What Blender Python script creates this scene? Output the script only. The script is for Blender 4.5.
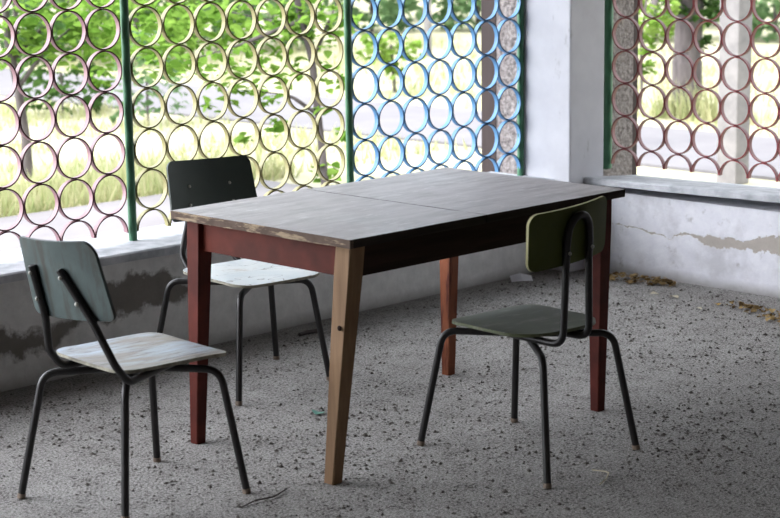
import bpy, bmesh, math, random
from mathutils import Vector, Matrix, noise
for o in list(bpy.data.objects): bpy.data.objects.remove(o)
S = bpy.context.scene
COL = S.collection
random.seed(7)
PI = math.pi

# ------------------------------------------------------------------ camera
CP = Vector((-6.7292, -5.5034, 1.6752))
CF = Vector((0.69608, 0.69346, -0.18598))
CR = Vector((0.70405, -0.71004, -0.01246))
CU = Vector((0.14070, 0.12227, 0.98247))
FPX = 1863.0
cd = bpy.data.cameras.new('camera'); cam = bpy.data.objects.new('camera', cd); COL.objects.link(cam)
cam.matrix_world = Matrix(((CR.x, CU.x, -CF.x, CP.x), (CR.y, CU.y, -CF.y, CP.y), (CR.z, CU.z, -CF.z, CP.z), (0, 0, 0, 1)))
cd.sensor_width = 36; cd.lens = FPX / 780 * 36
cd.clip_end = 200
cd.dof.use_dof = True; cd.dof.focus_distance = 6.4; cd.dof.aperture_fstop = 5.4
S.camera = cam
# ------------------------------------------------------------------ world, sun, exposure
w = bpy.data.worlds.new('overcast_sky'); S.world = w; w.use_nodes = True
nt = w.node_tree; bg = nt.nodes['Background']
# bright thin overcast, brightest low beyond the left lattice
_tc = nt.nodes.new('ShaderNodeTexCoord'); _dt = nt.nodes.new('ShaderNodeVectorMath'); _dt.operation = 'DOT_PRODUCT'
_dt.inputs[1].default_value = Vector((-.66, .66, .36)).normalized()
_rm = nt.nodes.new('ShaderNodeValToRGB'); _el = _rm.color_ramp.elements
_el[0].position = 0.; _el[0].color = (.86, .93, 1.0, 1); _el[1].position = 1.; _el[1].color = (3.85, 3.98, 4.25, 1)
_em = _rm.color_ramp.elements.new(.55); _em.color = (1.1, 1.18, 1.3, 1)
nt.links.new(_tc.outputs['Generated'], _dt.inputs[0]); nt.links.new(_dt.outputs['Value'], _rm.inputs['Fac']); nt.links.new(_rm.outputs['Color'], bg.inputs['Color'])
bg.inputs['Strength'].default_value = 1.0
sd = bpy.data.lights.new('sun', 'SUN'); sd.energy = 1.2; sd.angle = math.radians(25); sd.color = (1, .95, .86)
sun = bpy.data.objects.new('sun', sd); COL.objects.link(sun)
sun.rotation_euler = Vector((.35, .15, -1.0)).to_track_quat('-Z', 'Y').to_euler()
S.view_settings.view_transform = 'Standard'; S.view_settings.look = 'None'
S.view_settings.gamma = 1; S.view_settings.use_curve_mapping = False
S.view_settings.exposure = 1.62

# ------------------------------------------------------------------ helpers
def lin(r, g, b):
    f = lambda c: (c / 255 / 12.92) if c <= 10 else ((c / 255 + .055) / 1.055) ** 2.4
    return (f(r), f(g), f(b), 1)
def at(px, py, d):
    v = CF + CR * ((px - 390) / FPX) - CU * ((py - 259) / FPX)
    return CP + v.normalized() * d
def obj(name, bm, mat, parent=None, smooth=False, loc=None):
    bmesh.ops.recalc_face_normals(bm, faces=bm.faces[:])
    me = bpy.data.meshes.new(name); bm.to_mesh(me); bm.free()
    if smooth:
        for p in me.polygons: p.use_smooth = True
        try: me.set_sharp_from_angle(angle=math.radians(38))
        except Exception: pass
    me.materials.append(mat)
    o = bpy.data.objects.new(name, me); COL.objects.link(o)
    if loc: o.location = loc
    if parent: o.parent = parent
    return o
def thing(name, label, cat, loc=(0, 0, 0), group=None, rz=0):
    o = bpy.data.objects.new(name, None); COL.objects.link(o); o.location = loc; o.rotation_euler = (0, 0, rz)
    o.empty_display_size = .1
    o['label'] = label; o['category'] = cat
    if group: o['group'] = group
    return o
def tag(o, label, cat, group=None, kind=None):
    o['label'] = label; o['category'] = cat
    if group: o['group'] = group
    if kind: o['kind'] = kind
    return o
def struct(o, label=None, cat=None):
    o['kind'] = 'structure'
    if label: o['label'] = label
    if cat: o['category'] = cat
    return o
def box(bm, x0, x1, y0, y1, z0, z1, bev=0, M=None):
    r = bmesh.ops.create_cube(bm, size=1)
    vs = r['verts']
    for v in vs:
        v.co = Vector((x0 + (v.co.x + .5) * (x1 - x0), y0 + (v.co.y + .5) * (y1 - y0), z0 + (v.co.z + .5) * (z1 - z0)))
    if bev:
        es = list({e for v in vs for e in v.link_edges})
        r2 = bmesh.ops.bevel(bm, geom=es, offset=bev, segments=2, affect='EDGES', profile=.6)
        vs = list({v for f in r2['faces'] for v in f.verts} | {v for v in vs if v.is_valid})
    if M:
        for v in vs: v.co = M @ v.co
    return vs
def fillet(pts, rad, n=6):
    P = [Vector(p) for p in pts]; out = [P[0]]
    for i in range(1, len(P) - 1):
        a = (P[i - 1] - P[i]); b = (P[i + 1] - P[i])
        rr = rad[i] if isinstance(rad, dict) and i in rad else (rad if not isinstance(rad, dict) else 0)
        la, lb = a.length, b.length; a.normalize(); b.normalize()
        ang = a.angle(b)
        if rr <= 0 or ang > PI - .02: out.append(P[i]); continue
        t = min(rr / math.tan(ang / 2), la * .49, lb * .49)
        p0, p1 = P[i] + a * t, P[i] + b * t
        for k in range(n + 1):
            s = k / n
            out.append(p0 * (1 - s) ** 2 + P[i] * 2 * s * (1 - s) + p1 * s ** 2)
    out.append(P[-1]); return out
def tube(bm, pts, r, n=12, cap=True, r1=None):
    P = [Vector(p) for p in pts]; m = len(P)
    T = []
    for i in range(m):
        T.append(((P[min(i + 1, m - 1)] - P[max(i - 1, 0)])).normalized())
    up = Vector((0, 0, 1)) if abs(T[0].z) < .9 else Vector((1, 0, 0))
    N = (up - T[0] * up.dot(T[0])).normalized(); rings = []
    for i in range(m):
        N = (N - T[i] * N.dot(T[i])).normalized(); B = T[i].cross(N)
        rr = r if r1 is None else r + (r1 - r) * i / (m - 1)
        rings.append([bm.verts.new(P[i] + (N * math.cos(2 * PI * k / n) + B * math.sin(2 * PI * k / n)) * rr) for k in range(n)])
    for i in range(m - 1):
        for k in range(n):
            bm.faces.new((rings[i][k], rings[i][(k + 1) % n], rings[i + 1][(k + 1) % n], rings[i + 1][k]))
    if cap:
        for ring, sgn, i in ((rings[0], -1, 0), (rings[-1], 1, m - 1)):
            c = bm.verts.new(P[i] + T[i] * sgn * r * .35)
            for k in range(n): bm.faces.new((ring[k], ring[(k + 1) % n], c))

# ------------------------------------------------------------------ materials
class NT:
    def __init__(s, name):
        s.m = bpy.data.materials.new(name); s.m.use_nodes = True; s.t = s.m.node_tree
        s.b = s.t.nodes['Principled BSDF']; s.out = s.t.nodes['Material Output']; s._c = {}
    def n(s, kind, **kw):
        nd = s.t.nodes.new(kind)
        for k, v in kw.items():
            if k in nd.inputs.keys(): nd.inputs[k].default_value = v
            else: setattr(nd, k, v)
        return nd
    def l(s, a, b): s.t.links.new(a, b)
    def coord(s, scale=(1, 1, 1), kind='Object'):
        key = (scale, kind)
        if key in s._c: return s._c[key]
        tc = s.n('ShaderNodeTexCoord'); mp = s.n('ShaderNodeMapping'); mp.inputs['Scale'].default_value = scale
        s.l(tc.outputs[kind], mp.inputs['Vector']); s._c[key] = mp.outputs['Vector']; return s._c[key]
    def noise(s, scale, detail=4, rough=.6, stretch=(1, 1, 1), dist=0):
        nd = s.n('ShaderNodeTexNoise', Scale=scale, Detail=detail, Roughness=rough, Distortion=dist)
        s.l(s.coord(stretch), nd.inputs['Vector']); return nd.outputs['Fac']
    def ramp(s, fac, stops, interp='LINEAR'):
        nd = s.n('ShaderNodeValToRGB'); cr = nd.color_ramp; cr.interpolation = interp
        while len(cr.elements) < len(stops): cr.elements.new(.5)
        for e, (p, c) in zip(cr.elements, stops):
            e.position = p; e.color = c if isinstance(c, tuple) else (c, c, c, 1)
        if hasattr(fac, 'links'): s.l(fac, nd.inputs['Fac'])
        return nd.outputs['Color']
    def mix(s, fac, a, b, mode='MIX'):
        nd = s.n('ShaderNodeMix', data_type='RGBA', blend_type=mode)
        for sock, v in ((nd.inputs[0], fac), (nd.inputs[6], a), (nd.inputs[7], b)):
            if hasattr(v, 'links'): s.l(v, sock)
            else: sock.default_value = v
        return nd.outputs[2]
    def math(s, op, a, b=0., clamp=False):
        nd = s.n('ShaderNodeMath', operation=op, use_clamp=clamp)
        for sock, v in ((nd.inputs[0], a), (nd.inputs[1], b)):
            if hasattr(v, 'links'): s.l(v, sock)
            else: sock.default_value = v
        return nd.outputs[0]
    def bump(s, h, strength=.3, dist=.01):
        nd = s.n('ShaderNodeBump', Strength=strength, Distance=dist); s.l(h, nd.inputs['Height']); s.l(nd.outputs[0], s.b.inputs['Normal'])
    def base(s, c, rough=.7, spec=.3, metal=0):
        if hasattr(c, 'links'): s.l(c, s.b.inputs['Base Color'])
        else: s.b.inputs['Base Color'].default_value = c
        if hasattr(rough, 'links'): s.l(rough, s.b.inputs['Roughness'])
        else: s.b.inputs['Roughness'].default_value = rough
        s.b.inputs['Specular IOR Level'].default_value = spec; s.b.inputs['Metallic'].default_value = metal
        return s.m

def m_noise(name, c1, c2, scale=20, rough=.7, spec=.3, stretch=(1, 1, 1), bump=.15, lo=.35, hi=.65, bdist=.004):
    t = NT(name); f = t.noise(scale, 5, .6, stretch)
    c = t.ramp(f, [(lo, c1), (hi, c2)]); t.bump(f, bump, bdist)
    return t.base(c, rough, spec)
def m_worn(name, paint, paint2, bare, pscale, bscale, lo, hi, stretch=(1, 1, 1), rough=.5, spec=.4, cracks=None, bump=.2):
    t = NT(name)
    c = t.ramp(t.noise(pscale, 4, .6), [(.35, paint), (.68, paint2)])
    wood = t.noise(bscale * 2.2, 6, .7, stretch)
    b = t.mix(wood, bare, tuple(x * .55 for x in bare[:3]) + (1,))
    f = t.noise(bscale, 7, .68, stretch)
    c = t.mix(t.ramp(f, [(lo, 0.), (hi, 1.)]), c, b)
    if cracks:
        cr = t.noise(cracks[0], 3, .5, cracks[1])
        c = t.mix(t.ramp(cr, [(.5 - cracks[2], 0.), (.5, 1.), (.5 + cracks[2], 0.)]), c, lin(60, 52, 46))
    t.bump(f, bump, .002)
    return t.base(c, rough, spec)

M = {}
# floor: dusty grey concrete with grit
t = NT('dusty_concrete')
big = t.noise(1.3, 5, .6); mid = t.noise(9, 6, .7); fine = t.noise(95, 4, .75)
vf = t.noise(150, 3, .8); cl = t.noise(48, 4, .75)
c = t.ramp(big, [(.3, lin(162, 159, 156)), (.7, lin(190, 187, 184))])
c = t.mix(t.ramp(mid, [(.45, 0.), (.75, .35)]), c, lin(134, 130, 126))
c = t.mix(t.ramp(vf, [(.47, 0.), (.58, .8)]), c, lin(104, 100, 97)); c = t.mix(t.ramp(cl, [(.55, 0.), (.66, .6)]), c, lin(88, 84, 81)); c = t.mix(t.ramp(vf, [(.36, .5), (.44, 0.)]), c, lin(206, 203, 200))
c = t.mix(t.ramp(t.math('ADD', t.math('MULTIPLY', mid, .25), t.math('MULTIPLY', fine, .9)), [(.615, 0.), (.665, .85)]), c, lin(66, 62, 59))
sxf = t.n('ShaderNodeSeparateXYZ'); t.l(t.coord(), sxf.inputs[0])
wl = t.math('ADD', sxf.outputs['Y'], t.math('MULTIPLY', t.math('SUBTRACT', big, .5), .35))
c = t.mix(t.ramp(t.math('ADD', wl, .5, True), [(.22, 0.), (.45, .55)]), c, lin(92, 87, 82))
v = t.n('ShaderNodeTexVoronoi', Scale=42.); t.l(t.coord(), v.inputs['Vector'])
sp = t.math('MULTIPLY', t.ramp(v.outputs['Distance'], [(.12, 1.), (.26, 0.)]), t.ramp(mid, [(.42, 0.), (.55, 1.)]))
c = t.mix(sp, c, lin(62, 58, 56))
h = t.math('ADD', t.math('MULTIPLY', fine, .5), t.math('MULTIPLY', mid, .9)); t.bump(h, 1., .016)
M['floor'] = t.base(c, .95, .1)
# left parapet: grey limewash with dark stain patches
t = NT('stained_plaster')
sx = t.n('ShaderNodeSeparateXYZ'); t.l(t.coord(), sx.inputs[0])
n1 = t.noise(3.2, 6, .62); n2 = t.noise(14, 6, .7); n3 = t.noise(60, 3, .6)
c = t.ramp(n2, [(.3, lin(204, 203, 201)), (.7, lin(228, 227, 225))])
u = t.math('DIVIDE', t.math('ADD', sx.outputs['X'], 4.6), 4.6, True)       # 0 at x=-4.6, 1 at the corner
P = lambda x: (x + 4.6) / 4.6
ctr = t.ramp(u, [(P(-4.2), .2), (P(-3.2), .17), (P(-2.95), .15), (P(-2.74), .24), (P(-2.55), .27), (P(-2.3), .24), (P(-2.1), .3), (P(-1.0), .3)])
wid = t.ramp(u, [(P(-4.2), .03), (P(-3.2), .05), (P(-2.92), .02), (P(-2.80), .0), (P(-2.68), .06), (P(-2.48), .07), (P(-2.3), .02), (P(-2.1), -.06), (P(-1.0), -.06)])
dz = t.math('ABSOLUTE', t.math('SUBTRACT', sx.outputs['Z'], ctr))
e = t.math('SUBTRACT', t.math('ADD', wid, t.math('MULTIPLY', t.math('SUBTRACT', t.noise(9, 6, .65), .5), .22)), dz)
msk = t.ramp(t.math('ADD', t.math('MULTIPLY', e, 14.), .5, True), [(.2, 0.), (.6, .92)])
c = t.mix(msk, c, t.mix(n2, lin(92, 86, 80), lin(122, 115, 108)))
c = t.mix(t.ramp(n1, [(.58, 0.), (.72, .45)]), c, lin(140, 138, 136))
foot = t.ramp(t.math('ADD', sx.outputs['Z'], t.math('MULTIPLY', n1, .05)), [(.02, .7), (.075, 0.)])
c = t.mix(foot, c, lin(116, 113, 110))
t.bump(t.math('ADD', n2, t.math('MULTIPLY', n3, .3)), .35, .01)
M['wall_left'] = t.base(c, .9, .15)
# right parapet: whitewash with a broken band down to the render
t = NT('cracked_whitewash')
sx = t.n('ShaderNodeSeparateXYZ'); t.l(t.coord(), sx.inputs[0])
n1 = t.noise(4, 6, .62); n2 = t.noise(18, 6, .7); n3 = t.noise(70, 3, .6)
c = t.ramp(n2, [(.3, lin(226, 226, 234)), (.72, lin(242, 242, 247))])
u = t.math('DIVIDE', t.math('MULTIPLY', sx.outputs['Y'], -1.), 1.5, True)
P = lambda y: y / 1.5
ctr = t.ramp(u, [(P(.15), .235), (P(.34), .222), (P(.49), .21), (P(.585), .187), (P(.6), .215), (P(.70), .225), (P(.76), .205), (P(.86), .205), (P(.95), .205), (P(1.02), .215), (P(1.16), .235), (P(1.5), .23)])
wid = t.ramp(u, [(P(.12), -.004), (P(.24), .0005), (P(.45), .003), (P(.585), .0015), (P(.6), .004), (P(.68), .003), (P(.74), .012), (P(.8), .026), (P(.9), .022), (P(.98), .012), (P(1.05), .032), (P(1.3), .05)])
dz = t.math('ABSOLUTE', t.math('SUBTRACT', t.math('ADD', sx.outputs['Z'], t.math('MULTIPLY', t.math('SUBTRACT', t.noise(16, 5, .6), .5), .05)), ctr))
e = t.math('SUBTRACT', t.math('ADD', wid, t.math('MULTIPLY', t.math('SUBTRACT', t.noise(40, 5, .65), .5), t.math('ADD', t.math('MULTIPLY', wid, 1.8), .008))), dz)
msk = t.ramp(t.math('ADD', t.math('MULTIPLY', e, 120.), .5, True), [(.3, 0.), (.6, 1.)])
c = t.mix(t.ramp(n1, [(.52, 0.), (.66, .55)]), c, lin(186, 184, 188)); c = t.mix(t.ramp(t.noise(11, 6, .7), [(.60, 0.), (.70, .6)]), c, lin(160, 155, 154))
c = t.mix(msk, c, t.mix(n2, lin(166, 158, 150), lin(196, 188, 180)))
rim = t.ramp(t.math('ADD', t.math('MULTIPLY', t.math('SUBTRACT', e, .004), -150.), .5, True), [(.2, 1.), (.5, 0.)])
foot = t.ramp(t.math('ADD', sx.outputs['Z'], t.math('MULTIPLY', n1, .09)), [(.05, .8), (.10, 0.)])
c = t.mix(foot, c, lin(150, 146, 143))
h = t.math('SUBTRACT', t.math('ADD', t.math('MULTIPLY', n2, .5), t.math('MULTIPLY', n3, .15)), t.math('MULTIPLY', msk, .9)); t.bump(h, .5, .012)
M['wall_right'] = t.base(c, .9, .15)
M['pillar'] = m_worn('pillar_whitewash', lin(196, 196, 202), lin(208, 208, 213), lin(140, 136, 132), 5, 7, .64, .78, (1.5, 1.5, .5), .85, .15, bump=.1)
M['sill'] = m_noise('sill_render', lin(156, 159, 164), lin(200, 201, 205), 12, .7, .3, bump=.25)
M['rough'] = None
t = NT('roughcast'); a = t.noise(46, 5, .7); b = t.noise(20, 3, .6)
t.bump(t.math('ADD', a, b), 1., .05)
M['rough'] = t.base(t.ramp(a, [(.35, lin(120, 112, 110)), (.65, lin(196, 186, 182))]), .95, .1)
M['brown'] = m_noise('brown_painted_timber', lin(46, 35, 33), lin(58, 46, 43), 14, .7, .3, (1, 1, .1))
M['ceiling'] = m_noise('ceiling_boards', lin(84, 78, 72), lin(100, 94, 88), 6, .9, .1)
M['backwall'] = m_noise('dark_house_boards', lin(126, 120, 114), lin(142, 136, 130), 5, .9, .1)
def m_paint(name, a, b, rough=.5, bare=lin(96, 62, 48)):
    return m_worn(name, a, b, bare, 9, 26, .66, .76, (1, 1, 1), rough, .4, bump=.15)
M['red'] = m_paint('dark_red_ring_paint', lin(140, 104, 110), lin(158, 124, 128))
M['yellow'] = m_paint('yellow_ring_paint', lin(146, 138, 92), lin(160, 152, 106))
M['blue'] = m_paint('blue_ring_paint', lin(70, 116, 156), lin(88, 136, 174))
M['redr'] = m_paint('worn_maroon_ring_paint', lin(120, 78, 78), lin(138, 96, 94))
M['red_rim'] = m_noise('maroon_cut_edge_shade', lin(74, 38, 46), lin(92, 50, 58), 30, .8, .2)  # front rims: backlit shade put into the colour, darker than the ring paint
M['yellow_rim'] = m_noise('olive_cut_edge_shade', lin(84, 76, 38), lin(104, 94, 50), 30, .8, .2)  # yellow paint darkened to olive for the shaded room side
M['blue_rim'] = m_noise('blue_cut_edge_shade', lin(34, 64, 92), lin(46, 82, 112), 30, .8, .2)  # blue paint darkened for the shaded room side
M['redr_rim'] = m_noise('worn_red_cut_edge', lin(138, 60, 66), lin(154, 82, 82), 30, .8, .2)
M['green'] = m_paint('green_post_paint', lin(54, 100, 72), lin(66, 114, 84), .4)
M['steel'] = m_worn('chair_tube_paint', lin(26, 24, 24), lin(36, 33, 32), lin(88, 74, 66), 12, 40, .66, .76, (1, 1, .4), .4, .4)
M['tip'] = m_noise('worn_ferrule', lin(110, 96, 84), lin(136, 120, 106), 60, .6, .4)
M['bolt'] = m_noise('steel_bolt', lin(150, 148, 140), lin(186, 184, 176), 60, .4, .6)
# table
t = NT('weathered_tabletop')
g = t.noise(9, 7, .7, (.5, 3, 1)); n = t.noise(3, 5, .6); d = t.noise(26, 6, .7, (.5, 1.6, 1))
c = t.ramp(g, [(.3, lin(124, 117, 117)), (.7, lin(182, 176, 176))])
c = t.mix(t.ramp(n, [(.45, 0.), (.7, .6)]), c, lin(196, 192, 194))
c = t.mix(t.ramp(d, [(.56, 0.), (.68, .6)]), c, lin(206, 202, 203))
t.bump(t.math('ADD', g, d), .3, .003)
M['top'] = t.base(c, t.ramp(n, [(.3, .36), (.7, .55)]), .5)
M['edge'] = m_worn('chipped_board_edge', lin(84, 70, 62), lin(104, 88, 78), lin(176, 156, 130), 16, 14, .50, .57, (.6, .6, 4), .8, .2)
M['dedge'] = m_noise('dark_board_edge', lin(50, 44, 41), lin(66, 59, 55), 14, .9, .08, (.3, 1, 3))
M['maho'] = m_worn('red_varnish', lin(66, 28, 21), lin(100, 44, 33), lin(170, 110, 80), 5, 18, .70, .80, (.6, 1, 4), .6, .15)
M['maho_leg'] = m_worn('red_varnish_leg', lin(70, 29, 23), lin(92, 39, 30), lin(164, 100, 74), 8, 14, .68, .80, (3, 3, .5), .6, .15)
M['tanleg'] = m_noise('bare_timber_leg', lin(118, 90, 64), lin(144, 114, 84), 9, .65, .3, (3, 3, .25))
M['oranleg'] = m_worn('worn_orange_leg', lin(124, 70, 46), lin(138, 82, 56), lin(92, 44, 34), 7, 10, .48, .60, (3, 3, .4), .6, .2)
M['dark'] = m_noise('shade_dark_apron', lin(42, 31, 27), lin(56, 42, 37), 8, .8, .08, (.3, 1, 3))  # long aprons: the shade on their side is put into this colour
# chairs
M['c1back'] = m_worn('teal_grey_paint', lin(60, 71, 70), lin(76, 88, 87), lin(66, 64, 58), 6, 9, .48, .66, (1, 3, .6), .5, .4)
M['c1seat'] = m_worn('worn_pale_blue_seat', lin(146, 160, 174), lin(170, 184, 200), lin(140, 130, 117), 4, 4, .40, .56, (2.2, .6, 1), .42, .5, cracks=(6, (5, .30, 1), .018))
M['c2back'] = m_worn('blackish_green_paint', lin(54, 64, 60), lin(62, 72, 66), lin(96, 94, 88), 5, 26, .72, .78, (1, 1, 1), .5, .4)
M['c2seat'] = m_worn('worn_white_seat', lin(196, 206, 210), lin(220, 223, 222), lin(188, 170, 148), 5, 5, .58, .68, (.8, 1.6, 1), .45, .4, cracks=(3.2, (.9, 2.2, 1), .004))
M['c3back'] = m_worn('olive_paint', lin(64, 70, 27), lin(77, 83, 36), lin(62, 58, 38), 5, 16, .66, .78, (1, 1, 1), .55, .2)
M['c3seat'] = m_worn('worn_olive_seat', lin(78, 84, 56), lin(92, 98, 70), lin(136, 134, 118), 6, 9, .52, .66, (.6, 2.2, 1), .5, .4)
M['plyedge'] = m_noise('plywood_edge', lin(150, 146, 110), lin(176, 170, 130), 40, .7, .3)
M['paleedge'] = m_noise('worn_plywood_edge', lin(120, 116, 104), lin(160, 156, 140), 40, .7, .3)
# outside
M['earth'] = m_noise('dry_lawn', lin(150, 148, 120), lin(172, 166, 144), 1.2, .95, .05, lo=.35, hi=.7)
M['road'] = m_noise('grey_asphalt', lin(108, 105, 108), lin(116, 113, 115), 3, .9, .2)
M['path'] = m_noise('pale_concrete_path', lin(114, 110, 112), lin(124, 120, 122), 2, .9, .2)
def m_leaf(name, a, b, trans=.45):
    t = NT(name)
    geo = t.n('ShaderNodeNewGeometry')
    c = t.ramp(geo.outputs['Random Per Island'], [(0., a), (1., b)])
    df = t.n('ShaderNodeBsdfDiffuse'); tr = t.n('ShaderNodeBsdfTranslucent'); mx = t.n('ShaderNodeMixShader'); mx.inputs[0].default_value = trans
    t.l(c, df.inputs['Color']); t.l(c, tr.inputs['Color']); t.l(df.outputs[0], mx.inputs[1]); t.l(tr.outputs[0], mx.inputs[2])
    t.l(mx.outputs[0], t.out.inputs['Surface']); t.t.nodes.remove(t.b); return t.m
M['leaf'] = m_leaf('fresh_leaf', lin(82, 118, 42), lin(134, 166, 78))
M['leafd'] = m_leaf('dark_leaf', lin(50, 76, 38), lin(82, 110, 58))
M['leafy'] = m_leaf('lime_leaf', lin(104, 136, 54), lin(140, 164, 84))
M['leafh'] = m_leaf('hedge_leaf', lin(86, 114, 76), lin(118, 144, 100))
M['grass'] = m_leaf('grass_blade', lin(148, 158, 108), lin(182, 176, 140))
M['bark'] = m_noise('grey_bark', lin(74, 68, 68), lin(102, 95, 93), 14, .95, .1, (1, 1, .25), bump=.6, bdist=.03)
M['post'] = m_noise('white_concrete', lin(116, 113, 113), lin(136, 132, 131), 8, .9, .15, bump=.3)

# ------------------------------------------------------------------ the setting
ZC = 2.62
def slab(name, mat, *b, bev=0):
    bm = bmesh.new(); box(bm, *b, bev=bev); return obj(name, bm, mat)
bm = bmesh.new(); bmesh.ops.create_grid(bm, x_segments=1, y_segments=1, size=1)
for v_ in bm.verts: v_.co = Vector((v_.co.x * 45 + 8, v_.co.y * 45 + 8, -.12))
struct(obj('ground', bm, M['earth']), 'dry pale lawn outside beyond the ring lattices', 'lawn')
struct(slab('road', M['road'], 3.6, 5.4, -20, 40, -.13, -.10), 'grey road running past outside', 'road')
struct(slab('footpath', M['path'], -12, 1.35, .36, 3.75, -.13, -.095), 'pale concrete footpath directly outside the left lattice', 'path')
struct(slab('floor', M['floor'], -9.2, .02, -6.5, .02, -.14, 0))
struct(slab('ceiling', M['ceiling'], -9.4, .7, -6.7, .7, ZC, ZC + .16))
struct(slab('wall_back', M['backwall'], -9.4, .3, -6.7, -6.5, -.12, ZC))
struct(slab('wall_end_blocker', M['backwall'], -9.4, -9.2, -6.7, .32, -.12, ZC))  # added unseen wall, closes the open end to cut its light
struct(slab('wall_left', M['wall_left'], -5.4, -.15, 0, .32, -.12, .40))
struct(slab('wall_side_blocker', M['backwall'], .02, .46, -6.5, -1.75, .44, ZC))  # added unseen wall, blocks fill light from the rest of the right opening
struct(slab('wall_right', M['wall_right'], 0, .355, -6.5, -.118, -.12, .372))
# window ledges with a slightly uneven lip
def ledge(name, along, a0, a1, d0, d1, z0, z1, slope=0., drop=0.):
    n = 60; bm = bmesh.new(); rows = []
    for i in range(n + 1):
        s = a0 + (a1 - a0) * i / n
        j = noise.noise(Vector((s * 3.1, d0 * 7, 1.3))) * .006
        dz = slope * (a0 - s) if along == 'y' else 0
        jz = noise.noise(Vector((s * 4.3, 5, d0))) * .003
        prof = [(d0 + j, z0 + dz + jz), (d0 + j, z1 + dz - .006), (d0 + j + math.copysign(.008, d1 - d0), z1 + dz), (d1, z1 + dz - drop), (d1, z0 + dz - drop)]
        rows.append([bm.verts.new((s, d, z) if along == 'x' else (d, s, z)) for d, z in prof])
    for i in range(n):
        for k in range(5): bm.faces.new((rows[i][k], rows[i][(k + 1) % 5], rows[i + 1][(k + 1) % 5], rows[i + 1][k]))
    bm.faces.new(rows[0]); bm.faces.new(rows[-1])
    return struct(obj(name, bm, M['sill']))
ledge('trim_1', 'x', -5.4, -.15, -.035, .36, .395, .428)
ledge('trim_2', 'y', -.105, -1.75, -.05, .36, .402, .432, .019, .034)
# corner pillar: plastered inside, rough-cast outside
bm = bmesh.new(); box(bm, -.15, .10, -.118, .20, -.12, ZC, bev=.008); struct(obj('wall_corner', bm, M['pillar']), 'whitewashed corner pillar between the two lattices', 'pillar')
bm = bmesh.new(); box(bm, -.148, .53, .045, .33, -.12, ZC); struct(obj('wall_outer', bm, M['rough']), 'rough-cast outer face of the corner pillar', 'pillar')
bm = bmesh.new(); box(bm, -.150, -.02, .33, .425, -.12, ZC, bev=.004); struct(obj('trim_3', bm, M['brown']))
bm = bmesh.new(); box(bm, .53, .575, .05, .17, -.12, ZC, bev=.004); struct(obj('trim_4', bm, M['brown']))
# lintels above the lattices
ZT = 2.16
struct(slab('trim_5', M['pillar'], -5.4, -.15, .0, .32, ZT + .03, ZC))
struct(slab('trim_6', M['pillar'], .14, .46, -6.5, .045, ZT + .03, ZC))

# ------------------------------------------------------------------ ring lattices
D = .1554
def ring_mesh(name, mat, half=False):
    bm = bmesh.new(); n = 40; R = D / 2 - .0002; r = R - .0052; dp = .021; q = []
    a0, a1 = (0, PI) if half else (0, 2 * PI)
    m = n // 2 if half else n
    for i in range(m + (1 if half else 0)):
        a = a0 + (a1 - a0) * i / m; c, s = math.cos(a), math.sin(a)
        q.append([bm.verts.new((c * rr, yy, s * rr)) for rr, yy in ((R, 0), (r, 0), (r, dp), (R, dp))])
    for i in range(m):
        j = (i + 1) % len(q)
        for k in range(4): bm.faces.new((q[i][k], q[i][(k + 1) % 4], q[j][(k + 1) % 4], q[j][k]))
    if half: bm.faces.new(q[0]); bm.faces.new(q[-1])
    bmesh.ops.recalc_face_normals(bm, faces=bm.faces[:])
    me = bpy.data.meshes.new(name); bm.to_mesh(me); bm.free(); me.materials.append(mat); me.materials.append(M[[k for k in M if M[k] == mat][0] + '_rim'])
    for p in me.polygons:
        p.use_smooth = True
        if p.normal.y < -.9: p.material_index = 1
    me.set_sharp_from_angle(angle=math.radians(40)); return me
def lattice(label, mat, x0, step, ncol, z0, nrow, loc, rz, posts, zb):
    """local x runs along the wall, local y outwards"""
    t = thing('ring_lattice_panel', label, 'lattice', loc, None, rz)
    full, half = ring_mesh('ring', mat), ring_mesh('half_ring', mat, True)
    for c_ in range(ncol):
        for r_ in range(nrow):
            o = bpy.data.objects.new('half_ring' if r_ == 0 else 'ring', half if r_ == 0 else full)
            COL.objects.link(o); o.parent = t; o.location = (x0 + step * c_, 0, z0 + D * r_)
            if r_: o.rotation_euler = (0, random.uniform(-3, 3), 0)
    for px, w_ in posts:
        bm = bmesh.new(); tube(bm, [(px, .012, zb), (px, .012, ZT + .03)], w_, 14)
        p = obj('frame_post', bm, M['green'], t, True); p['label'] = 'green painted frame post'
    for z in (ZT + .015,):
        bm = bmesh.new(); xs = [x0 - D / 2, x0 + step * (ncol - 1) + D / 2]
        box(bm, min(xs) , max(xs), .002, .022, z - .015, z + .015); obj('top_rail', bm, M['green'], t)
ZL, ZR = .6178 - D, .6051 - D
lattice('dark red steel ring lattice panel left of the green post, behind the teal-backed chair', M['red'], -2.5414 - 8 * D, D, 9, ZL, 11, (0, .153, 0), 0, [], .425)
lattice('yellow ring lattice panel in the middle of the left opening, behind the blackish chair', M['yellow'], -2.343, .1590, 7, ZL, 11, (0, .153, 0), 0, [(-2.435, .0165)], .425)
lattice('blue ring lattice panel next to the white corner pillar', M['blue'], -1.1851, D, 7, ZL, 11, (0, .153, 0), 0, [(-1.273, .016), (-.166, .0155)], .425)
lattice('worn maroon ring lattice panel over the cracked right-hand wall', M['redr'], .0812, D, 9, ZR, 11, (.300, 0, 0), -PI / 2, [(-.034, .028)], .425)

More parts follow.
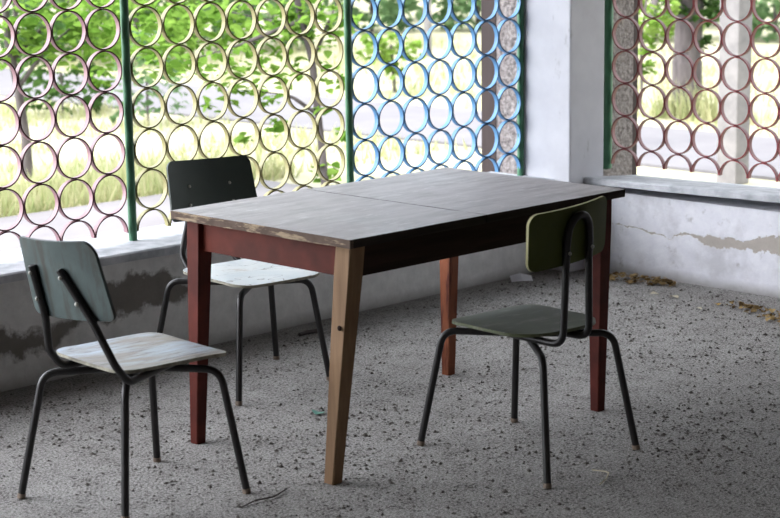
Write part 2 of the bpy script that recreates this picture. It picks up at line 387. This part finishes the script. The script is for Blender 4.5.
# ------------------------------------------------------------------ table
T = thing('table', 'old wooden table with grey weathered top and red and bare tapered legs', 'table', (-2.507, -1.364, 0))
TL, TW, TZ, TH = 1.263, .806, .75, .026
def board(name, x0, x1, seed):
    bm = bmesh.new(); nx, ny = 40, 26
    def rag(x, y):    # worn, slightly ragged edges
        return noise.noise(Vector((x * 9, y * 9, seed))) * .0028 + noise.noise(Vector((x * 31, y * 31, seed))) * .0014
    lay = []
    for z in (TZ, TZ - TH):
        g_ = []
        for i in range(nx + 1):
            row = []
            for j in range(ny + 1):
                x = x0 + (x1 - x0) * i / nx; y = -TW / 2 + TW * j / ny
                k = rag(x, y) + (0 if z == TZ else -.001)
                if i == 0: x -= k
                if i == nx: x += k
                if j == 0: y -= k
                if j == ny: y += k
                row.append(bm.verts.new((x, y, z)))
            g_.append(row)
        lay.append(g_)
    for g_ in lay:
        for i in range(nx):
            for j in range(ny): bm.faces.new((g_[i][j], g_[i + 1][j], g_[i + 1][j + 1], g_[i][j + 1]))
    a, b = lay; side = []
    bd = [(i, 0) for i in range(nx)] + [(nx, j) for j in range(ny)] + [(i, ny) for i in range(nx, 0, -1)] + [(0, j) for j in range(ny, 0, -1)]
    for k in range(len(bd)):
        p, q = bd[k], bd[(k + 1) % len(bd)]
        side.append(bm.faces.new((a[p[0]][p[1]], a[q[0]][q[1]], b[q[0]][q[1]], b[p[0]][p[1]])))
    for f in side: f.material_index = 1 if abs(f.calc_center_median().x + TL / 2) < .02 else 2
    o = obj(name, bm, M['top'], T); o.data.materials.append(M['edge']); o.data.materials.append(M['dedge']); return o
SX = -.053
board('tabletop_board', -TL / 2, SX - .0022, 1.7)
board('tabletop_board', SX + .0022, TL / 2, 4.1)
# aprons
ZA1, ZA0 = TZ - TH, TZ - TH - .098
ia = .048
def part(name, mat, parent, *b, bev=.002):
    bm = bmesh.new(); box(bm, *b, bev=bev); return obj(name, bm, mat, parent)
XO, YO = TL / 2 - ia, TW / 2 - ia
ap = part('apron', M['maho'], T, -XO, -XO + .022, -YO + .02, YO - .02, ZA0, ZA1); ap['label'] = 'red varnished end apron'
part('apron', M['maho'], T, XO - .022, XO, -YO + .02, YO - .02, ZA0, ZA1)
ap = part('apron', M['dark'], T, -XO + .02, XO - .02, -YO, -YO + .022, ZA0, ZA1); ap['label'] = 'dark long apron'
part('apron', M['dark'], T, -XO + .02, XO - .02, YO - .022, YO, ZA0, ZA1)
def leg(mat, sx, sy, foot, label, wt=.058, wb=.036):
    """square leg: outer faces follow the top inset, tapering to the foot"""
    bm = bmesh.new()
    tx, ty = sx * (TL / 2 - .030 - wt / 2), sy * (TW / 2 - (.040 if sy > 0 else .030) - wt / 2)
    fx, fy = foot[0] + 2.507, foot[1] + 1.364
    rings = []
    for z, cx_, cy_, w_ in ((ZA1, tx, ty, wt), (ZA0, tx + (fx - tx) * .135, ty + (fy - ty) * .135, wt - (wt - wb) * .135), (0, fx, fy, wb)):
        rings.append([bm.verts.new((cx_ + a * w_ / 2, cy_ + b * w_ / 2, z)) for a, b in ((-1, -1), (1, -1), (1, 1), (-1, 1))])
    for i in range(2):
        for k in range(4): bm.faces.new((rings[i][k], rings[i][(k + 1) % 4], rings[i + 1][(k + 1) % 4], rings[i + 1][k]))
    bm.faces.new(rings[0]); bm.faces.new(rings[2])
    bmesh.ops.bevel(bm, geom=[e for e in bm.edges if abs(e.verts[0].co.z - e.verts[1].co.z) > .02], offset=.003, segments=2, affect='EDGES')
    o = obj('leg', bm, mat, T); o['label'] = label; return o
leg(M['maho_leg'], -1, 1, (-3.100, -1.012), 'red varnished leg')
lb = leg(M['tanleg'], -1, -1, (-3.098, -1.636), 'bare tan timber leg', .062, .040)
leg(M['maho_leg'], 1, -1, (-1.942, -1.711), 'dark red leg')
leg(M['oranleg'], 1, 1, (-1.918, -1.003), 'worn orange leg')
bm = bmesh.new(); bmesh.ops.create_uvsphere(bm, u_segments=12, v_segments=8, radius=.008)
for v_ in bm.verts: v_.co = Vector((v_.co.x * .5, v_.co.y, v_.co.z)) + Vector((-.609, -.330, .48))
obj('screw_head', bm, M['dark'], lb)

# ------------------------------------------------------------------ chairs
def rounded(w, d, rs, n=9):
    """rounded rectangle outline, rs = corner radii FL FR RR RL (x right, y forward)"""
    out = []
    for (sx, sy, a0), r in zip(((1, 1, 0), (-1, 1, 90), (-1, -1, 180), (1, -1, 270)), (rs[1], rs[0], rs[3], rs[2])):
        cx_, cy_ = sx * (w / 2 - r), sy * (d / 2 - r)
        for k in range(n + 1):
            a = math.radians(a0 + 90 * k / n); out.append((cx_ + r * math.cos(a), cy_ + r * math.sin(a)))
    # subdivide the straights
    res = []
    for i in range(len(out)):
        p, q = Vector(out[i]), Vector(out[(i + 1) % len(out)]); m = max(1, int((q - p).length / .025))
        for k in range(m): res.append(p.lerp(q, k / m))
    return res
def panel(outline, fz, th, taper=None):
    """curved sheet: outline in (u,v), height fz(u,v), thickness th"""
    bm = bmesh.new(); n = len(outline); K = 9; top, bot = [], []
    for k in range(K + 1):
        s = 1 - (k / K) ** 1.2 if k < K else 0
        for lay, dz in ((top, 0), (bot, -th)):
            if k < K:
                lay.append([bm.verts.new((p.x * s, p.y * s, fz(p.x * s, p.y * s) + dz)) for p in outline])
            else: lay.append(bm.verts.new((0, 0, fz(0, 0) + dz)))
    for lay in (top, bot):
        for k in range(K - 1):
            for i in range(n): bm.faces.new((lay[k][i], lay[k][(i + 1) % n], lay[k + 1][(i + 1) % n], lay[k + 1][i]))
        for i in range(n): bm.faces.new((lay[K - 1][i], lay[K - 1][(i + 1) % n], lay[K]))
    sd_ = []
    for i in range(n): sd_.append(bm.faces.new((top[0][i], top[0][(i + 1) % n], bot[0][(i + 1) % n], bot[0][i])))
    for f in sd_: f.material_index = 1
    return bm
ZTUBE = .374
RT = .0112
ZRAIL = ZTUBE + 2 * RT - .001
def chair(label, base, feet, seat, back, uprights, mats, radii, bradii, seat_fz, capped):
    """feet FL FR RL RR world xy; seat (x,y,yaw,w,d); back (x,y,z,yaw,tilt,roll,w,h)"""
    C = thing('chair', label, 'chair', (base[0], base[1], 0), 'school chairs round the table')
    off = Vector((base[0], base[1], 0))
    sx, sy, syaw, sw, sd_ = seat
    bm = panel(rounded(sw, sd_, radii), seat_fz, .010)
    Ms = Matrix.Translation(Vector((sx, sy, ZRAIL + RT + .0105)) - off) @ Matrix.Rotation(syaw, 4, 'Z')
    o = obj('seat', bm, mats[0], C, True); o.data.materials.append(mats[3]); o.matrix_local = Ms
    # legs: two crossing bent tubes, each half a leg
    cen = Vector((sx, sy, ZTUBE))
    for k, f in feet.items():
        fo = Vector((f[0], f[1], 0)); d = Vector((f[0] - sx, f[1] - sy, 0)); kl = d.length
        bend = cen + d * (1 - .022 / kl) * .83
        zc = ZTUBE if k in ('FL', 'RR') else ZTUBE - .004
        pts = fillet([(cen.x, cen.y, zc), (bend.x, bend.y, zc), fo + Vector((0, 0, .004))], {1: .055}, 9)
        bm = bmesh.new(); tube(bm, [p - off for p in pts], RT, 14)
        l_ = obj('leg', bm, M['steel'], C, True)
        dirv = (pts[-2] - pts[-1]).normalized()
        bm = bmesh.new(); tube(bm, [fo - off + Vector((0, 0, .001)), fo - off + dirv * .015], RT + .0012, 14)
        obj('foot_cap', bm, M['tip'], l_, True)
    # backrest
    bx, by, bz, yaw, tilt, roll, bw, bh, tap = back
    X = Vector((math.cos(yaw), math.sin(yaw), 0)); bk = Vector((math.sin(yaw), -math.cos(yaw), 0))
    U = Vector((0, 0, 1)) * math.cos(tilt) + bk * math.sin(tilt)
    X2 = X * math.cos(roll) + U * math.sin(roll); U2 = U * math.cos(roll) - X * math.sin(roll)
    Nn = X2.cross(U2)        # towards the back
    if Nn.dot(bk) < 0: Nn = -Nn
    O = Vector((bx, by, bz)) - off
    curve = .022
    bm = panel(rounded(bw, bh, bradii), lambda u_, v_: -curve * (u_ / (bw / 2)) ** 2 + curve * .45, .009)
    Mb = Matrix(((X2.x, U2.x, Nn.x, O.x), (X2.y, U2.y, Nn.y, O.y), (X2.z, U2.z, Nn.z, O.z), (0, 0, 0, 1)))
    for v_ in bm.verts:
        v_.co.x *= 1 - tap * v_.co.y / (bh / 2)
        v_.co = Mb @ v_.co
    br = obj('backrest', bm, mats[1], C, True); br.data.materials.append(mats[2])
    surf = curve * .45
    # back frame behind the board
    loc = lambda u_, v_, n_: O + X2 * u_ + U2 * v_ + Nn * n_
    paths = []
    for top, low, fwd in uprights:
        pts = [loc(u_, v_, surf - curve * (u_ / (bw / 2)) ** 2 + RT + n_) for u_, v_, n_ in top] + [Vector(p) - off for p in low]
        paths.append(pts)
    if not capped: paths = [paths[0][::-1] + paths[1][1:]]
    for pts in paths:
        bm = bmesh.new(); tube(bm, fillet(pts, .05 if capped else .045, 8), RT, 14)
        obj('back_frame', bm, M['steel'], C, True)
    for u_, v_ in back_bolts(uprights):
        for n_, in ((surf - curve * (u_ / (bw / 2)) ** 2 + 2 * RT,), (surf - curve * (u_ / (bw / 2)) ** 2 - .009,)):
            bm = bmesh.new(); bmesh.ops.create_uvsphere(bm, u_segments=10, v_segments=6, radius=.006)
            p0 = loc(u_, v_, n_)
            for v2 in bm.verts: v2.co = v2.co + p0
            obj('bolt', bm, M['bolt'], br, True)
    return C
def back_bolts(ups):
    out = []
    for top, low, fwd in ups:
        u0, v0, _ = top[-2] if len(top) > 2 else top[0]; u1, v1, _ = top[-1]
        for s in ((.12, .62) if len(top) < 3 else (.35,)):
            out.append((u0 + (u1 - u0) * s, v0 + (v1 - v0) * s))
    return out
R_ = math.radians
dish = lambda w_, d_: (lambda u_, v_: .003 * (u_ / (w_ / 2)) ** 2 - .007 * max(0, (v_ - d_ * .25) / (d_ * .25)) ** 2 + .004 * max(0, (-v_ - d_ * .2) / (d_ * .3)) ** 2 - .001)
# chair by the teal-grey back, left foreground, facing the table end
chair('weathered school chair with teal-grey backrest and cracked pale blue seat, left foreground',
      (-3.55, -1.28), dict(FL=(-3.318, -1.079), FR=(-3.340, -1.527), RL=(-3.815, -1.076), RR=(-3.737, -1.468)),
      (-3.515, -1.275, R_(-94), .375, .385), (-3.786, -1.281, .671, R_(-90.7), R_(10.9), R_(4.6), .378, .229, .049),
      [([(-.105, .040, 0), (-.105, -.115, 0)], [(-3.765, -1.180, .45), (-3.725, -1.180, ZRAIL), (-3.45, -1.19, ZRAIL)], None),
       ([(.040, .035, 0), (.125, -.115, 0)], [(-3.755, -1.475, .45), (-3.715, -1.480, ZRAIL), (-3.45, -1.37, ZRAIL)], None)],
      (M['c1seat'], M['c1back'], M['c1back'], M['paleedge']), (.045, .045, .06, .06), (.018, .045, .02, .03), dish(.375, .385), True)
# chair against the parapet, facing the camera
chair('school chair with blackish green backrest and worn white seat, behind table by left wall',
      (-2.47, -.57), dict(FR=(-2.718, -.767), FL=(-2.267, -.745), RL=(-2.184, -.363), RR=(-2.722, -.285)),
      (-2.500, -.600, R_(175), .385, .375), (-2.466, -.341, .682, R_(178.7), R_(13.6), R_(2.0), .385, .217, .032),
      [([(-.09, .03, 0), (-.10, -.105, 0)], [(-2.37, -.325, .45), (-2.365, -.385, ZRAIL), (-2.39, -.64, ZRAIL)], None),
       ([(.09, .03, 0), (.105, -.105, 0)], [(-2.592, -.325, .45), (-2.60, -.385, ZRAIL), (-2.58, -.64, ZRAIL)], None)],
      (M['c2seat'], M['c2back'], M['c2back'], M['paleedge']), (.07, .07, .06, .06), (.03, .03, .02, .02), dish(.385, .375), True)
# olive chair, right, seen from behind
chair('olive green school chair with looped back tube, right of the table',
      (-2.46, -1.85), dict(FL=(-2.643, -1.558), FR=(-2.239, -1.599), RL=(-2.715, -2.141), RR=(-2.222, -2.088)),
      (-2.458, -1.838, R_(-4), .362, .380), (-2.527, -2.072, .721, R_(2.3), R_(4.2), R_(2.5), .376, .172, -.005),
      [([(.012, .062, .001), (-.016, .055, .001), (-.038, .028, 0), (-.046, -.02, 0), (-.046, -.09, 0)], [(-2.580, -2.085, ZRAIL), (-2.56, -1.80, ZRAIL)], None),
       ([(.012, .062, .001), (.038, .055, .001), (.060, .028, 0), (.066, -.02, 0), (.066, -.09, 0)], [(-2.445, -2.075, ZRAIL), (-2.45, -1.80, ZRAIL)], None)],
      (M['c3seat'], M['c3back'], M['plyedge'], M['c3seat']), (.08, .08, .12, .12), (.035, .03, .03, .03), dish(.362, .380), False)

# ------------------------------------------------------------------ litter on the floor
def leafbm(bm, p, s, yaw, pitch, roll, curl=.3, wr=.42):
    Mx = Matrix.Translation(p) @ Matrix.Rotation(yaw, 4, 'Z') @ Matrix.Rotation(pitch, 4, 'Y') @ Matrix.Rotation(roll, 4, 'X')
    pr = [(0, 0), (.22, .7), (.5, 1.), (.78, .62), (1., 0)]
    mid = [bm.verts.new(Mx @ Vector(((x - .5) * s, 0, -curl * s * (x - .5) ** 2))) for x, _ in pr]
    L_ = [bm.verts.new(Mx @ Vector(((x - .5) * s, w_ * s * wr, -curl * s * (x - .5) ** 2 + .25 * s * w_ * wr))) for x, w_ in pr[1:-1]]
    R2 = [bm.verts.new(Mx @ Vector(((x - .5) * s, -w_ * s * wr, -curl * s * (x - .5) ** 2 + .25 * s * w_ * wr))) for x, w_ in pr[1:-1]]
    for sd_ in (L_, R2):
        bm.faces.new((mid[0], mid[1], sd_[0])); bm.faces.new((mid[1], mid[2], sd_[1], sd_[0]))
        bm.faces.new((mid[2], mid[3], sd_[2], sd_[1])); bm.faces.new((mid[3], mid[4], sd_[2]))
M['dry'] = m_leaf('dry_leaf', lin(92, 70, 46), lin(176, 152, 108), .15)
M['dryy'] = m_leaf('yellow_dry_leaf', lin(190, 150, 70), lin(200, 160, 80), .2)
M['drypale'] = m_leaf('pale_dry_leaf', lin(196, 186, 160), lin(214, 206, 184), .2)
def pile(name, label, spots, n, spread, seed):
    rnd = random.Random(seed); bm = bmesh.new()
    for i in range(n):
        x, y, r_ = rnd.choice(spots); a = rnd.uniform(0, 2 * PI); q = r_ * math.sqrt(rnd.random())
        px, py = x + q * math.cos(a) * spread[0], y + q * math.sin(a) * spread[1]
        hz = .035 * max(0, 1 - q / r_) * rnd.random() + .008
        leafbm(bm, Vector((min(px, -.02), py, hz)), rnd.uniform(.016, .034), rnd.uniform(0, 6.3), rnd.uniform(-.5, .5), rnd.uniform(-.6, .6))
    return tag(obj(name, bm, M['dry']), label, 'leaves', None, 'stuff')
pile('leaf_litter', 'heap of dry brown leaves at the foot of the white wall', [(-.13, -.42, .09), (-.10, -.52, .10), (-.10, -.60, .07)], 150, (.8, 1.3), 3)
pile('leaf_litter', 'straggling strip of dry leaves on floor at right frame edge', [(-.27, -1.14, .05), (-.30, -1.20, .05), (-.33, -1.28, .06), (-.36, -1.37, .06), (-.40, -1.47, .07)], 75, (1, 1.2), 5)
def single(label, x, y, s, mat, seed):
    rnd = random.Random(seed); bm = bmesh.new()
    leafbm(bm, Vector((0, 0, s * .14)), s, rnd.uniform(0, 6), rnd.uniform(-.15, .15), .1)
    o = obj('dry_leaf', bm, M[mat], None, False, (x, y, 0)); tag(o, label, 'leaf', 'single fallen leaves')
single('curled yellow fallen leaf alone on the floor between the two leaf heaps', -.293, -1.042, .04, 'dryy', 1)
single('pale flat fallen leaf just in front of the leaf heap', -.30, -.722, .045, 'drypale', 2)
single('pale fallen leaf to the right of its twin, in front of leaf heap', -.297, -.821, .05, 'drypale', 3)
single('small pale leaf on floor left of the yellow curled leaf', -.408, -1.031, .03, 'drypale', 4)
single('small brown leaf beside the olive chair, left of the leaf heap', -.33, -.43, .04, 'dry', 6)
# paper scrap
bm = bmesh.new()
vs = [bm.verts.new(p) for p in ((-.05, -.022, .002), (.0, -.03, .006), (.05, -.02, .002), (.052, .02, .020), (.0, .026, .032), (-.048, .022, .022))]
bm.faces.new((vs[0], vs[1], vs[4], vs[5])); bm.faces.new((vs[1], vs[2], vs[3], vs[4]))
bmesh.ops.solidify(bm, geom=bm.faces[:], thickness=.0015)
o = obj('paper_scrap', bm, m_noise('white_paper', lin(236, 236, 240), lin(244, 244, 248), 20, .8, .2, bump=.05), None, False, (-.45, -.085, 0))
o.rotation_euler.z = R_(-35); tag(o, 'crumpled white paper scrap on floor at foot of left wall', 'paper')
# green plastic scrap
bm = bmesh.new(); leafbm(bm, Vector((0, 0, .006)), .05, .5, .1, .1, .3, .5)
tag(obj('plastic_scrap', bm, m_noise('green_plastic', lin(70, 130, 110), lin(96, 150, 130), 20, .5, .4), None, False, (-2.61, -1.05, 0)), 'small green scrap on floor beneath the table', 'litter')
# dark stick at the wall foot and pale straw
bm = bmesh.new(); tube(bm, [(-.045, 0, .009), (0, .006, .010), (.05, -.003, .009)], .008, 8)
tag(obj('stick', bm, M['bark'], None, True, (-1.83, -.155, 0)), 'short dark stick lying at foot of left wall', 'stick')
bm = bmesh.new(); tube(bm, [(-.07, -.045, .004), (-.02, -.03, .006), (.03, .0, .007), (.035, .02, .006), (.025, .06, .004)], .0018, 6)
tag(obj('straw', bm, M['drypale'], None, True, (-2.52, -2.19, 0)), 'thin bent pale straw on floor near the olive chair', 'straw')
bm = bmesh.new(); tube(bm, [(-.10, .0, .004), (-.04, .012, .006), (.02, .0, .005), (.1, .03, .004)], .0022, 6)
tag(obj('twig', bm, M['bark'], None, True, (-3.34, -1.62, 0)), 'thin dark twig on floor in front of left chair', 'twig')
# loose grit
rnd = random.Random(11); bm = bmesh.new()
for i in range(24000):
    x = rnd.uniform(-4.4, -.1); y = rnd.uniform(-3.1, -.06)
    dens = noise.noise(Vector((x * 1.7, y * 1.7, 3)))
    if rnd.random() > .55 + dens: continue
    s = min(.0019 / (rnd.random() + .10) ** .8, .0085) * rnd.uniform(.7, 1.2)
    a, b, c_ = (rnd.uniform(.6, 1.2) * s for _ in range(3)); rot = rnd.uniform(0, 6.3); cr, sr = math.cos(rot), math.sin(rot)
    P6 = [(a, 0, 0), (0, b, 0), (-a, 0, 0), (0, -b, 0), (a * .2, b * .2, c_ * .8), (0, 0, -c_ * .3)]
    vv = [bm.verts.new((x + p[0] * cr - p[1] * sr, y + p[0] * sr + p[1] * cr, p[2] + s * .15)) for p in P6]
    for k in range(4): bm.faces.new((vv[k], vv[(k + 1) % 4], vv[4])); bm.faces.new((vv[(k + 1) % 4], vv[k], vv[5]))
tag(obj('grit', bm, m_noise('dark_grit', lin(70, 66, 63), lin(120, 115, 111), 40, .95, .1)), 'loose dark grit scattered over the concrete floor', 'grit', None, 'stuff')

# ------------------------------------------------------------------ outside
def foliage(bm, blobs, size, rnd, droop=.4):
    for c_, r_, n_ in blobs:
        for i in range(n_):
            while True:
                q = Vector((rnd.uniform(-1, 1), rnd.uniform(-1, 1), rnd.uniform(-1, 1)))
                if q.length <= 1: break
            p = Vector(c_) + Vector((q.x * r_[0], q.y * r_[1], q.z * r_[2]))
            leafbm(bm, p, size * rnd.uniform(.65, 1.25), rnd.uniform(0, 6.3), rnd.uniform(-.3, .9) * droop * 2, rnd.uniform(-.7, .7), .35, .32)
def branch(bm, pts, r0, r1, n=8):
    P_ = fillet(pts, .3, 5); tube(bm, P_, r0, n, True, r1)
def tree(label, base, trunk, r0, r1, branches, blobs, leaf, size, seed, bark='bark', name='tree', cat='tree'):
    rnd = random.Random(seed); t = thing(name, label, cat, base); off = Vector(base)
    bm = bmesh.new(); branch(bm, [Vector(p) - off for p in trunk], r0, r1, 12); obj('trunk', bm, M[bark], t, True)
    for b_ in branches:
        bm = bmesh.new(); branch(bm, [Vector(p) - off for p in b_], r1 * .7, r1 * .2, 8); obj('branch', bm, M[bark], t, True)
    bm = bmesh.new(); foliage(bm, [(Vector(c_) - off, r_, n_) for c_, r_, n_ in blobs], size, rnd); obj('foliage', bm, M[leaf], t)
    return t
GZ = -.12
def B(px, py, d, r_, n_, flat=.8): return (at(px, py, d), (r_, r_, r_ * flat), n_)
# young broad-leaved tree behind the yellow lattice
by_ = Vector((1.36, 3.13, GZ))
tree('young broad-leaved tree with thin leaning stem behind the yellow lattice', by_,
     [by_, at(322, 150, 12), at(312, 60, 12), at(297, 0, 12), at(290, -60, 12)], .026, .02,
     [[at(312, 60, 12), at(330, 20, 12), at(345, -20, 12)], [at(306, 40, 12), at(270, 20, 12.2), at(220, 10, 12.4)], [at(318, 115, 12), at(290, 95, 11.9), at(262, 92, 11.8)],
      [at(302, 20, 12), at(240, 45, 11.8), at(190, 60, 11.6)]],
     [B(300, 18, 12, .22, 70), B(335, 30, 12, .2, 50), B(262, 30, 12.2, .26, 90), B(222, 22, 12.4, .26, 100), B(180, 22, 12.2, .28, 110), B(148, 35, 12, .2, 60), B(165, 60, 11.8, .15, 35),
      B(240, 62, 11.8, .18, 45), B(205, 68, 11.7, .15, 30), B(285, 70, 12, .15, 26), B(330, 75, 12, .13, 20), B(262, 95, 11.8, .12, 22), B(232, 95, 11.9, .10, 14), B(278, 128, 12, .09, 16), B(326, 172, 12, .09, 18),
      B(320, 112, 12, .07, 8), B(245, 140, 12, .06, 5), B(215, 104, 12, .08, 8), B(340, 135, 12, .06, 6)], 'leaf', .10, 21)
# grey-stemmed tree behind the red lattice
bl = Vector((.48, 5.16, GZ))
tree('grey-stemmed leaning tree behind the dark red lattice', bl,
     [bl, at(26, 140, 13), at(18, 88, 13), at(8, 40, 13), at(2, -40, 13)],   .034, .024,
     [[at(18, 88, 13), at(45, 50, 13), at(80, 20, 13)], [at(12, 60, 13), at(50, 20, 13.2), at(90, -20, 13.2)]],
     [B(15, 15, 13, .26, 80), B(55, 20, 13, .28, 95), B(100, 22, 13, .26, 90), B(75, 48, 13, .20, 55), B(110, 55, 13.2, .15, 40), B(35, 45, 13, .16, 35), B(100, 78, 13.4, .10, 18), B(5, 58, 13, .12, 20)], 'leaf', .10, 22)
# right-hand tree: thick trunk
br_ = Vector((6.33, 3.9, GZ))
tree('thick dark-trunked tree seen through the maroon lattice', br_,
     [br_, at(687, 60, 16.1), at(690, 5, 16.0), at(696, -60, 16)], .13, .105,
     [[at(692, -10, 16), at(660, -20, 15), at(650, 20, 14)], [at(690, -5, 16), at(712, -20, 16), at(720, -40, 16)]],
     [B(702, 10, 16, .20, 90), B(700, 42, 16.1, .10, 40), B(672, -12, 16, .3, 90), B(725, -15, 16, .3, 90)], 'leafd', .11, 23)
bs = Vector((4.1, 2.95, GZ))
tree('slim sapling with lime leaves next to rough pillar, seen through the maroon lattice', bs,
     [bs, at(642, 100, 13.9), at(641, 40, 13.9), at(648, -10, 13.9)], .012, .008, [[at(641, 40, 13.9), at(652, 30, 13.9), at(660, 40, 13.9)]],
     [B(652, 20, 13.9, .13, 30), B(648, 45, 13.9, .10, 22), B(647, 66, 13.9, .08, 16), B(663, 32, 13.9, .08, 12), B(668, 8, 13.9, .1, 16)], 'leafy', .10, 24)
bp = Vector((6.29, 7.37, GZ))
tree('small lime-leaved sapling on the far lawn behind the blue lattice', bp,
     [bp, at(393, 65, 18.3), at(391, 45, 18.3)], .02, .012, [[at(393, 65, 18.3), at(380, 55, 18.3), at(370, 50, 18.2)]],
     [B(392, 50, 18.3, .22, 60), B(372, 48, 18.2, .18, 40), B(410, 52, 18.4, .15, 26), B(395, 72, 18.3, .10, 14)], 'leafy', .13, 25)
# bushes: far hedge
def bush(label, base, r_, h_, n_, leaf, size, seed):
    rnd = random.Random(seed); t = thing('bush', label, 'bush', base)
    bm = bmesh.new(); tube(bm, [(0, 0, 0), (0, 0, h_ * .5)], .014 * h_, 8); obj('stem', bm, M['bark'], t, True)
    bm = bmesh.new()
    for i in range(n_):
        a = rnd.uniform(0, 2 * PI); z = rnd.random(); q = r_ * math.sqrt(rnd.uniform(.3, 1)) * math.sqrt(max(.05, 1 - (z * 1.05 - .35) ** 2 / .6))
        leafbm(bm, Vector((q * math.cos(a), q * math.sin(a), .05 + z * h_)), size * rnd.uniform(.7, 1.3), rnd.uniform(0, 6.3), rnd.uniform(-.3, 1), rnd.uniform(-.8, .8), .3, .36)
    obj('foliage', bm, M[leaf], t)
for i, (px, py, d, pl, r_, lf) in enumerate([(372, 32, 27.4, 'just right of the green post, behind blue lattice', .7, 'leafh'), (478, 30, 27, 'at the brown timber edge, behind blue lattice', .7, 'leafh'),
        (655, 40, 25.6, 'between rough pillar and thick trunk', .7, 'leafy'), (775, 40, 25.2, 'right of the concrete pylon', .74, 'leafh'), (425, 20, 32, 'behind the white post', .95, 'leafh'), (715, 26, 31, 'behind the concrete pylon', .95, 'leafh'),
        (18, 60, 24, 'at the left frame edge', .78, 'leafh'), (138, 62, 24, 'behind the post between red and yellow lattices', .8, 'leaf'), (255, 50, 24.5, 'behind the right half of the yellow lattice', .8, 'leafh'),
        (78, 46, 30, 'right of the grey-stemmed tree', .85, 'leafh'), (196, 40, 30, 'behind the left half of yellow lattice', .85, 'leafh'), (308, 14, 34, 'behind the thin young stem', .85, 'leafh')]):
    g_ = at(px, py, d); k = (GZ - CP.z) / (g_ - CP).z; g_ = CP + (g_ - CP) * k
    bush('distant green bush beyond the road ' + pl, (g_.x, g_.y, GZ), r_, 2.3, 900, lf, .17, 40 + i)
g_ = Vector((3.0, 8.3, GZ)); bush('low dark bush near the road, between grey-stemmed tree and green post', g_, .42, .75, 330, 'leafd', .10, 90)
g_ = at(148, 118, 16); bush('low greyish bush at the road edge just right of the green post', (g_.x, g_.y, GZ), .34, .75, 300, 'leafh', .08, 91)
# concrete pylon and white post
bm = bmesh.new(); box(bm, -.076, .076, -.076, .076, 0, 3.6, bev=.01)
tag(obj('pylon', bm, M['post'], None, False, (3.33, 1.37, GZ)), 'square pale concrete pylon seen through the maroon lattice', 'post')
g_ = at(428, 57, 22.7)
bm = bmesh.new(); tube(bm, [(0, 0, 0), (0, 0, 3.2)], .05, 12)
tag(obj('post', bm, M['post'], None, True, (g_.x, g_.y, GZ)), 'white round post on the far lawn behind the blue lattice', 'post')
# grass
def grass(label, n, area, hmin, hmax, seed, dens=None):
    rnd = random.Random(seed); bm = bmesh.new()
    for i in range(n):
        x, y = rnd.uniform(area[0], area[1]), rnd.uniform(area[2], area[3])
        if noise.noise(Vector((x * .9, y * .9, seed))) < (dens if dens is not None else -1): continue
        h_ = rnd.uniform(hmin, hmax); a = rnd.uniform(0, 6.3); w_ = rnd.uniform(.006, .012); lx, ly = rnd.uniform(-.5, .5) * h_, rnd.uniform(-.5, .5) * h_
        c_, s_ = math.cos(a) * w_, math.sin(a) * w_
        v0 = bm.verts.new((x - c_, y - s_, GZ)); v1 = bm.verts.new((x + c_, y + s_, GZ)); v2 = bm.verts.new((x + lx, y + ly, GZ + h_))
        bm.faces.new((v0, v1, v2))
    tag(obj('grass', bm, M['grass']), label, 'grass', None, 'stuff')
grass('tall green grass fringe along the outer edge of the footpath', 5000, (-2.2, 1.7, 3.75, 4.6), .06, .18, 5)
grass('short patchy lawn grass between footpath and road', 7000, (-1.5, 3.5, 3.8, 10), .05, .13, 6, -.05)
grass('short patchy grass on the lawn beyond the road', 8000, (5.5, 12, 2, 13), .06, .16, 8, -.05)
grass('grass tuft round the foot of the thick trunk', 420, (6.0, 6.5, 3.4, 4.1), .15, .38, 9)
